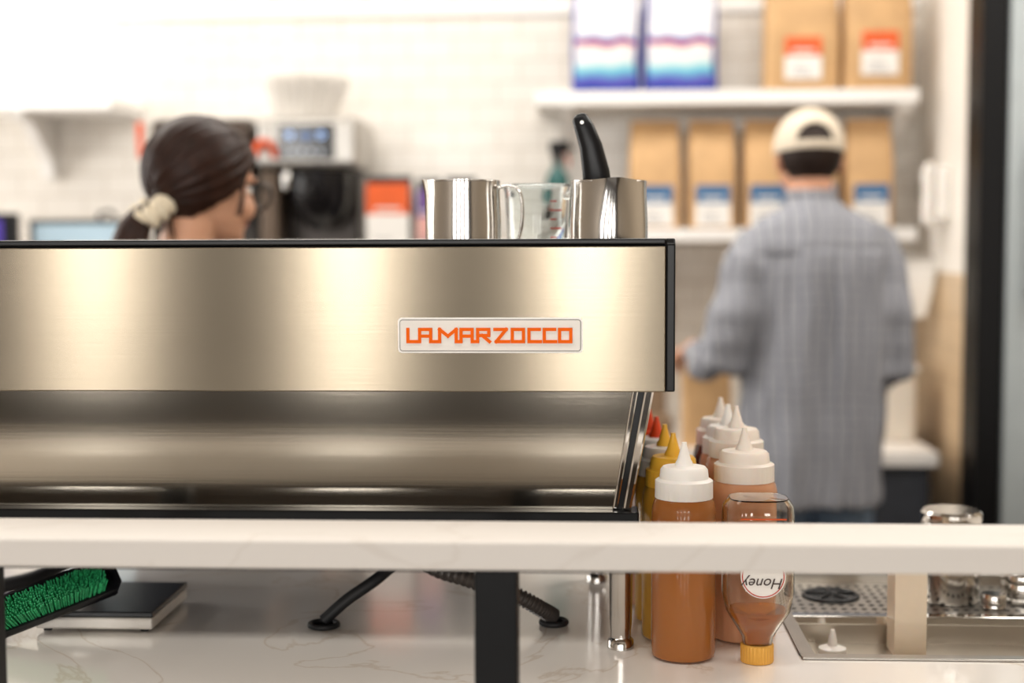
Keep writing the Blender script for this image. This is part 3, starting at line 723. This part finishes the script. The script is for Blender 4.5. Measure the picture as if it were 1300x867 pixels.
mb.loft([[(.97, 4.60, 1.368), (1.115, 4.60, 1.368), (1.115, 4.61, 1.368), (.97, 4.61, 1.368)], [(.96, 4.57, 1.28), (1.10, 4.58, 1.28), (1.10, 4.60, 1.28), (.96, 4.59, 1.28)], [(.955, 4.55, 1.17), (1.075, 4.57, 1.19), (1.075, 4.60, 1.19), (.955, 4.58, 1.17)]])
mb.obj('papers', M('paper_white', 'f2efea', .7, var=.02), cp)
fc = E('food_storage_container', (.93, 4.6, .8))
TRN = M('frosted_container', 'e6ddd0', .35, var=.04, sss=.2)
box('tub', .88, 1.03, 4.48, 4.70, .8005, 1.02, TRN, fc, bevel=.012)
box('tub_lid', .872, 1.038, 4.472, 4.708, 1.02, 1.04, WHITEP, fc, bevel=.005)
kb = E('paper_bag', (.37, 4.38, .8))
MB().rings_z([(.8005, .37, 4.40, .075, .05), (.95, .37, 4.40, .075, .05), (1.06, .365, 4.39, .075, .045), (1.085, .36, 4.38, .073, .04)], seg=40, n=7).obj('bag_body', KRAFT, kb)
gr = E('coffee_grinder', (.22, 4.6, .8))
MB().rings_z([(.8005, .20, 4.6, .08, .11), (.86, .20, 4.6, .08, .11), (.88, .20, 4.62, .06, .07), (1.12, .20, 4.62, .06, .08), (1.16, .20, 4.6, .075, .1), (1.24, .20, 4.6, .075, .1)], seg=40, n=4).obj('grinder_body', M('grinder_tan', '8a745e', .4, var=.1), gr)
MB().lathe([(.045, 0), (.075, .10), (.078, .13), (.02, .14)], (.20, 4.6, 1.241)).obj('hopper', M('hopper_smoke', 'a08468', .2, var=.1), gr)

# ------------------------------------------------------------------ people
def head(MX, parent, skin, lipc, eyebrow='2a1a12', sc=1.0):
    X = MX @ Matrix.Scale(sc, 4)
    mb = MB(X)
    H = [(-.002, .016, .078, .035), (.006, .030, .088, .015), (.02, .044, .093, -.010), (.045, .057, .092, -.045), (.075, .065, .090, -.075), (.105, .070, .087, -.090), (.122, .071, .084, -.094), (.14, .073, .089, -.098), (.165, .073, .086, -.098), (.19, .066, .073, -.088), (.208, .050, .050, -.066), (.219, .028, .022, -.036), (.223, .010, .006, -.012)]
    mb.rings_z([(z, 0, (f+b)/2, w, (f-b)/2) for z, w, f, b in H], seg=40, n=2.15)
    mb.sweep([(0, -.035, -.10), (0, -.030, -.04), (0, -.022, .05)], [.056, .052, .054], seg=24)
    mb.sweep([(0, .086, .128), (0, .098, .108), (0, .108, .088), (0, .096, .080)], [.007, .009, .013, .010], seg=12)
    mb.ell((-.010, .098, .083), (.007, .008, .006)); mb.ell((.010, .098, .083), (.007, .008, .006))
    mb.ell((.0, .085, .010), (.022, .014, .014))
    for s in (-1, 1):
        mb.ell((s*.038, .070, .075), (.026, .024, .026)); mb.ell((s*.030, .082, .138), (.022, .010, .007))
        rot = Matrix.Rotation(s*.35, 3, 'Z')
        mb.ell((s*.077, -.008, .105), (.008, .018, .031), rot)
    mb.obj('head_and_neck', skin, parent, remesh=.0035*sc, sm=5)
    mb = MB(X)
    for s in (-1, 1): mb.torus((s*.080, -.008, .108), .014, .0035, axis='x', sc=(1, 1.6))
    mb.obj('ear_rims', skin, parent)
    mb = MB(X)
    for s in (-1, 1): mb.ell((s*.031, .0745, .115), (.0125, .0125, .0105))
    mb.obj('eyes', M('eye_white', 'eeeae4', .2), parent)
    mb = MB(X)
    for s in (-1, 1): mb.ell((s*.031, .0845, .115), (.0055, .004, .0055))
    mb.obj('irises', M('iris_brown', '2c1a10', .2), parent)
    mb = MB(X); mb.ell((0, .094, .053), (.022, .007, .004)); mb.ell((0, .093, .046), (.019, .008, .005))
    mb.obj('lips', lipc, parent)
    mb = MB(X)
    for s in (-1, 1): mb.sweep([(s*.014, .094, .138), (s*.032, .093, .144), (s*.050, .078, .138)], [(.002, .003), (.003, .004), (.002, .002)], seg=8)
    mb.obj('eyebrows', M('brow', eyebrow, .7), parent)

def hand(mb, wrist, fwd, up, side, curl=1.0):
    w = Vector(wrist); f = Vector(fwd).normalized(); u = Vector(up); u = (u-f*u.dot(f)).normalized(); l = f.cross(u)*side
    mb.sweep([w-f*.03, w, w+f*.03, w+f*.065, w+f*.088], [(.020, .026), (.017, .028), (.015, .036), (.014, .041), (.011, .038)], ref=u)
    for k, (off, ln) in enumerate(((.029, .070), (.010, .078), (-.010, .073), (-.028, .058))):
        p = w+f*.086+l*off; ang = .25*curl; pts = [p-f*.015, p]
        for q in (.45, .31, .24):
            d = f*math.cos(ang)-u*math.sin(ang); d += l*off*1.5; p = p+d.normalized()*ln*q; pts.append(p.copy()); ang += .5*curl
        mb.sweep(pts, [.0095, .0092, .0085, .0078, .0068], seg=10, ref=u)
    p = w+f*.028+l*.030; d1 = (f*.65+l*.7-u*.25).normalized(); d2 = (f*.85+l*.25-u*.35).normalized()
    mb.sweep([p-d1*.015, p, p+d1*.034, p+d1*.034+d2*.028, p+d1*.034+d2*.05], [.013, .014, .011, .0095, .0075], seg=10, ref=u)

# ---- man, seen from behind
man = E('man', (.62, 3.9, 0))
def folds(v):
    a = noise.noise(Vector((v.x*15, v.y*9, v.z*1.8)))*.022
    b = noise.noise(Vector((v.x*30+5, v.y*20, v.z*6)))*.008
    c = noise.noise(Vector((v.x*5+9, v.y*5, v.z*14)))*.010 if abs(v.x-.62) > .15 else 0
    return (a+b+c)*(1 if v.z < 1.40 else .45)
def plaid():
    m = bpy.data.materials.new('plaid_cotton'); m.use_nodes = True
    nt = m.node_tree; b = nt.nodes['Principled BSDF']; tc = nt.nodes.new('ShaderNodeTexCoord')
    nz_ = nt.nodes.new('ShaderNodeTexNoise'); nz_.inputs['Scale'].default_value = 5
    nt.links.new(tc.outputs['Object'], nz_.inputs['Vector'])
    vm = nt.nodes.new('ShaderNodeVectorMath'); vm.operation = 'SCALE'; vm.inputs['Scale'].default_value = .05
    nt.links.new(nz_.outputs['Color'], vm.inputs[0])
    va = nt.nodes.new('ShaderNodeVectorMath'); va.operation = 'ADD'
    nt.links.new(tc.outputs['Object'], va.inputs[0]); nt.links.new(vm.outputs[0], va.inputs[1])
    sp = nt.nodes.new('ShaderNodeSeparateXYZ'); nt.links.new(va.outputs[0], sp.inputs[0])
    def stripes(sock, freq, duty):
        a = nt.nodes.new('ShaderNodeMath'); a.operation = 'MULTIPLY'; a.inputs[1].default_value = freq
        nt.links.new(sock, a.inputs[0]); f = nt.nodes.new('ShaderNodeMath'); f.operation = 'FRACT'; nt.links.new(a.outputs[0], f.inputs[0])
        g = nt.nodes.new('ShaderNodeMath'); g.operation = 'LESS_THAN'; g.inputs[1].default_value = duty; nt.links.new(f.outputs[0], g.inputs[0]); return g.outputs[0]
    col = None; base = hx('98999f')+(1,)
    for sock, fr_, du, c, fac in ((sp.outputs[0], 34, .28, '525869', .7), (sp.outputs[2], 34, .22, '626775', .45), (sp.outputs[0], 102, .3, 'b5b3b4', .4), (sp.outputs[2], 102, .3, '787b86', .3)):
        s_ = stripes(sock, fr_, du); mu = nt.nodes.new('ShaderNodeMath'); mu.operation = 'MULTIPLY'; mu.inputs[1].default_value = fac
        nt.links.new(s_, mu.inputs[0]); mx = nt.nodes.new('ShaderNodeMix'); mx.data_type = 'RGBA'
        nt.links.new(mu.outputs[0], mx.inputs[0])
        if col is None: mx.inputs[6].default_value = base
        else: nt.links.new(col, mx.inputs[6])
        mx.inputs[7].default_value = hx(c)+(1,); col = mx.outputs[2]
    nt.links.new(col, b.inputs['Base Color']); b.inputs['Roughness'].default_value = .85
    return m
PLAID = plaid()
mb = MB()
cx = .622
mb.rings_z([(1.555, .606, 3.895, .062, .062), (1.53, .610, 3.893, .080, .075), (1.505, .615, 3.89, .125, .090), (1.475, cx, 3.89, .176, .105), (1.43, cx, 3.89, .200, .120), (1.35, cx, 3.895, .203, .135), (1.25, cx, 3.90, .197, .140), (1.10, cx, 3.90, .190, .138), (.98, cx-.003, 3.90, .190, .138), (.85, cx-.01, 3.90, .197, .142), (.74, cx-.015, 3.90, .203, .146), (.715, cx-.015, 3.90, .203, .146)], seg=48, n=2.4)
mb.sweep([(.475, 3.89, 1.42), (.430, 3.875, 1.33), (.398, 3.865, 1.22), (.368, 3.87, 1.12), (.345, 3.95, 1.095), (.325, 4.05, 1.10), (.312, 4.12, 1.115)], [.068, .073, .071, .067, .060, .050, .042], seg=24, ref=(1, 0, 0))
mb.sweep([(.770, 3.89, 1.42), (.795, 3.88, 1.33), (.806, 3.87, 1.22), (.806, 3.87, 1.10), (.79, 3.96, 1.06), (.755, 4.06, 1.06), (.72, 4.13, 1.07)], [.068, .073, .071, .067, .060, .050, .042], seg=24, ref=(1, 0, 0))
mb.obj('shirt', PLAID, man, remesh=.007, sm=6, fn=folds)
MB().torus((.605, 3.897, 1.556), .060, .012, sc=(1, 1.05)).obj('shirt_collar', PLAID, man)
mb = MB()
hand(mb, (.306, 4.15, 1.12), (-.10, .80, -.25), (-.3, .2, 1), -1, .8)
mb.obj('hand_left', SKIN, man, remesh=.003, sm=2)
mb = MB()
hand(mb, (.70, 4.165, 1.072), (-.6, .7, -.1), (.2, .1, 1), 1, 1.1)
mb.obj('hand_right', SKIN, man, remesh=.003, sm=2)
mb = MB()
mb.ell((cx-.015, 3.90, .86), (.172, .118, .14))
for s, x in ((-1, .52), (1, .70)):
    mb.sweep([(x, 3.90, .84), (x, 3.91, .66), (x, 3.92, .50), (x, 3.90, .30), (x, 3.89, .10)], [.098, .088, .070, .064, .056], seg=24, ref=(1, 0, 0))
mb.obj('jeans', M('denim', '7f95b0', .8, var=.12, scale=25), man, remesh=.008, sm=5, fn=lambda v: noise.noise(Vector((v.x*12, v.y*12, v.z*12)))*.006)
mb = MB()
for x in (.52, .70):
    mb.rings_z([(.001, x, 3.94, .048, .135), (.03, x, 3.94, .050, .137), (.055, x, 3.93, .045, .12), (.09, x, 3.89, .045, .065), (.11, x, 3.885, .044, .055)], seg=32, n=2.6)
mb.obj('shoes', M('shoe_leather', '2a2622', .5), man)
HM = Matrix.Translation((.603, 3.91, 1.532)) @ Matrix.Rotation(math.radians(-6), 4, 'X')
head(HM, man, SKIN, M('lips_m', 'b87866', .5), sc=1.07)
X = HM @ Matrix.Scale(1.07, 4)
def shell(X, c, r, keep, nseg=72, nr=48, groove=0, pole=None):
    m = MB(X); P = Matrix.Identity(3)
    if pole: P = Vector((0, 0, 1)).rotation_difference(Vector(pole).normalized()).to_matrix()
    grid = []
    for i in range(nr+1):
        ph = -PI/2+.02+(PI-.04)*i/nr; row = []
        for j in range(nseg):
            a = 2*PI*j/nseg
            d = P @ Vector((math.cos(ph)*math.cos(a), math.cos(ph)*math.sin(a), math.sin(ph)))
            g = 1+groove*(math.sin(a*18+3*math.sin(a*3))+.6*math.sin(a*31+1)+.4*math.sin(a*67))
            row.append(Vector((c[0]+d.x*r[0]*g, c[1]+d.y*r[1]*g, c[2]+d.z*r[2]*g)))
        grid.append(row)
    for row in grid:
        for p in row: m.v.append(X @ p)
    for i in range(nr):
        for j in range(nseg):
            k = (j+1) % nseg; q = [grid[i][j], grid[i][k], grid[i+1][k], grid[i+1][j]]
            cc = sum(q, Vector())/4
            if keep(cc): m.f.append((i*nseg+j, i*nseg+k, (i+1)*nseg+k, (i+1)*nseg+j))
    return m
HAIRM = M('dark_hair', '241711', .55, var=.3, scale=40, bump=.4, bscale=90, stretch=(1, 1, .15), spec=.3)
shell(X, (0, -.010, .130), (.081, .098, .093), lambda p: p.y < .035 and p.z > (.055 if p.y < -.04 else .075+max(0, p.y+.04)*.5) and not (abs(p.x) > .06 and -.04 < p.y < .02 and p.z < .125)).obj('hair', HAIRM, man, solid=.010)
CAPM = M('cream_canvas', 'd8cab6', .8, var=.05, scale=60, bump=.1)
def capkeep(p):
    if p.z < .122+.03*max(0, p.y)*8: return False
    if p.y < 0 and p.z > .142:
        e = (p.x/.046)**2+((p.z-.142)/.046)**2
        if e < 1: return False
    return True
shell(X, (0, -.006, .140), (.088, .107, .098), capkeep, nseg=120, nr=90).obj('cap_crown', CAPM, man, solid=.003)
MB(X).ell((0, -.006, .239), (.007, .007, .004)).obj('cap_button', CAPM, man)
n = 24; rings = []
mb = MB(X)
for i in range(n+1):
    a = math.radians(25+130*i/n); ex = .062*max(0, math.sin((a-math.radians(25))/math.radians(130)*PI))**.6
    ca, sa = math.cos(a), math.sin(a)
    p0 = Vector((.086*ca, -.006+.104*sa, .150-.010*abs(ca))); p1 = Vector((.086*ca, -.006+.104*sa+ex, .148-.022*abs(ca)-ex*.15))
    rings.append([p0, p1, p1+Vector((0, 0, -.003)), p0+Vector((0, 0, -.003))])
mb.loft(rings).obj('cap_bill', CAPM, man)

# ---- woman, three-quarter back view
wo = E('woman', (-.765, 2.8, 0))
WM = Matrix.Translation((-.770, 2.80, -.006)) @ Matrix.Rotation(math.radians(-47), 4, 'Z')
TOP = M('navy_knit', '2b2f3c', .85, var=.1, scale=60)
mb = MB(WM)
mb.rings_z([(1.415, 0, -.03, .056, .055), (1.39, 0, -.03, .075, .065), (1.37, 0, -.03, .12, .075), (1.345, 0, -.025, .160, .085), (1.30, 0, -.02, .172, .098), (1.20, 0, -.01, .158, .115), (1.08, 0, -.01, .135, .10), (.98, 0, -.01, .142, .10), (.88, 0, -.015, .170, .118), (.85, 0, -.015, .172, .12)], seg=40, n=2.3)
for s in (-1, 1):
    mb.sweep([(s*.145, -.03, 1.315), (s*.175, -.03, 1.20), (s*.185, -.02, 1.06), (s*.165, .07, 1.01), (s*.12, .17, 1.03)], [.055, .050, .045, .040, .033], seg=20, ref=(1, 0, 0))
mb.obj('sweater', TOP, wo, remesh=.007, sm=6)
mb = MB(WM)
hand(mb, (.108, .195, 1.035), (-.55, .75, .05), (.2, 0, 1), 1, 1.0)
hand(mb, (-.108, .195, 1.035), (.55, .75, .05), (-.2, 0, 1), -1, 1.0)
mb.obj('hands', SKINW, wo, remesh=.003, sm=2)
mb = MB(WM)
mb.ell((0, -.015, .84), (.165, .115, .12))
for s in (-1, 1):
    mb.sweep([(s*.085, -.01, .82), (s*.085, 0, .64), (s*.08, .005, .47), (s*.08, -.01, .28), (s*.08, -.015, .10)], [.088, .078, .058, .053, .042], seg=20, ref=(1, 0, 0))
mb.obj('trousers', M('black_denim', '1e1f24', .8), wo, remesh=.008, sm=5)
mb = MB(WM)
for x in (-.08, .08): mb.rings_z([(.0065, x, .03, .042, .12), (.03, x, .03, .044, .122), (.06, x, .015, .04, .1), (.10, x, -.015, .038, .055)], seg=30, n=2.5)
mb.obj('sneakers', WHITEP, wo)
WH = WM @ Matrix.Translation((0, 0.0, 1.442)) @ Matrix.Rotation(math.radians(-10), 4, 'X')
head(WH, wo, SKINW, M('lips_f', 'bb6f66', .4), sc=.98)
HAIRW = M('brunette_hair', '2b160d', .42, var=.4, scale=50, bump=.3, bscale=70, spec=.28)
def hk(p):
    y, z = p.y, p.z
    if y < -.06: zm = .025
    elif y < .030: zm = .025+(y+.06)/.090*.085
    elif y < .070: zm = .11+(y-.030)/.04*.075
    else: zm = .185
    return z > zm
shell(WH, (0, -.018, .132), (.089, .114, .108), hk, nseg=300, nr=90, groove=.009, pole=(0, -1, -.75)).obj('hair_cap', HAIRW, wo, solid=.012)
mb = MB(WH)
mb.sweep([(0, -.080, .065), (0, -.098, .045)], [.036, .024], seg=24)
path = cat([(0, -.098, .045), (0, -.132, .010), (.004, -.145, -.04), (.004, -.140, -.10), (0, -.128, -.17), (0, -.120, -.22)], 8)
tt = len(path); rr = []
for i in range(tt):
    t = i/(tt-1); r = .018+.022*math.sin(min(1, t*1.6)*PI/2) if t < .55 else .040*(1-(t-.55)/.45*.8)
    rr.append(r)
mb.sweep(path, rr, seg=28)
mb.obj('ponytail', HAIRW, wo)
mb = MB(WH)
for i in range(70):
    a = 2*PI*i/70+random.uniform(-.05, .05); q = []
    for j in range(0, tt, 4):
        c = path[j]; r = rr[j]*1.0
        q.append((c.x+r*math.cos(a), c.y+r*math.sin(a)*.8, c.z+r*math.sin(a)*.5+random.uniform(-.002, .002)))
    mb.sweep(q, [.0022]*len(q), seg=5, rnd=False)
mb.obj('ponytail_strands', HAIRW, wo)
mb = MB(WH @ Matrix.Translation((0, -.108, .038)) @ Matrix.Rotation(math.radians(48), 4, 'X'))
mb.torus((0, 0, 0), .031, .021, seg=160, rs=14, ruffle=.20, nf=11)
mb.obj('scrunchie', M('cream_scrunchie', 'ecdfc6', .8, var=.06, scale=30), wo)
mb = MB(WH)
for i in range(26):
    a = random.uniform(-1, 1)
    mb.sweep([(a*.05, -.085, .04+random.uniform(0, .02)), (a*.055, -.08, .015), (a*.05+random.uniform(-.01, .01), -.07, -.01-random.random()*.02)], [.0012, .001, .0005], seg=5, rnd=False)
for s in (-1, 1):
    for i in range(14):
        q = random.uniform(-.004, .004)
        mb.sweep([(s*.078, .035+q, .12), (s*.079, .040+q, .09), (s*.072, .040+q*2, .055)], [.0016, .0012, .0006], seg=5, rnd=False)
mb.obj('loose_strands', HAIRW, wo)
mb = MB(WH)
for s in (-1, 1):
    mb.torus((s*.036, .110, .108), .027, .0030, axis='y', sc=(1.05, .95))
    mb.sweep([(s*.062, .108, .115), (s*.080, .085, .116), (s*.084, .0, .118), (s*.080, -.02, .105)], [.0022]*4, seg=8, rnd=False)
mb.sweep([(-.010, .110, .113), (0, .114, .116), (.010, .110, .113)], [.0018]*3, seg=8, rnd=False)
mb.obj('eyeglasses', M('glasses_frame', '1c1a1a', .3, .3), wo)
mb = MB(WM); mb.lathe([(.034, 0), (.036, .004), (.043, .09), (.041, .09), (.034, .008)], (0, .295, .985)); mb.obj('held_cup', WHITEP, wo)

# ------------------------------------------------------------------ world, camera
w = bpy.data.worlds.new('World'); S.world = w; w.use_nodes = True
w.node_tree.nodes['Background'].inputs[0].default_value = (1, .98, .95, 1); w.node_tree.nodes['Background'].inputs[1].default_value = .8
cam = bpy.data.cameras.new('camera'); co = bpy.data.objects.new('camera', cam); S.collection.objects.link(co)
cam.lens = 50; cam.sensor_width = 36; cam.clip_start = .05
co.matrix_world = Matrix.Translation((0, 0, 1.43)) @ Matrix.Rotation(math.radians(3), 4, 'Z') @ Matrix.Rotation(math.radians(86), 4, 'X') @ Matrix.Rotation(math.radians(-.2), 4, 'Z')
cam.dof.use_dof = True; cam.dof.focus_distance = 1.80; cam.dof.aperture_fstop = 1.8
S.camera = co
S.view_settings.view_transform = 'Standard'
S.view_settings.exposure = 0.15
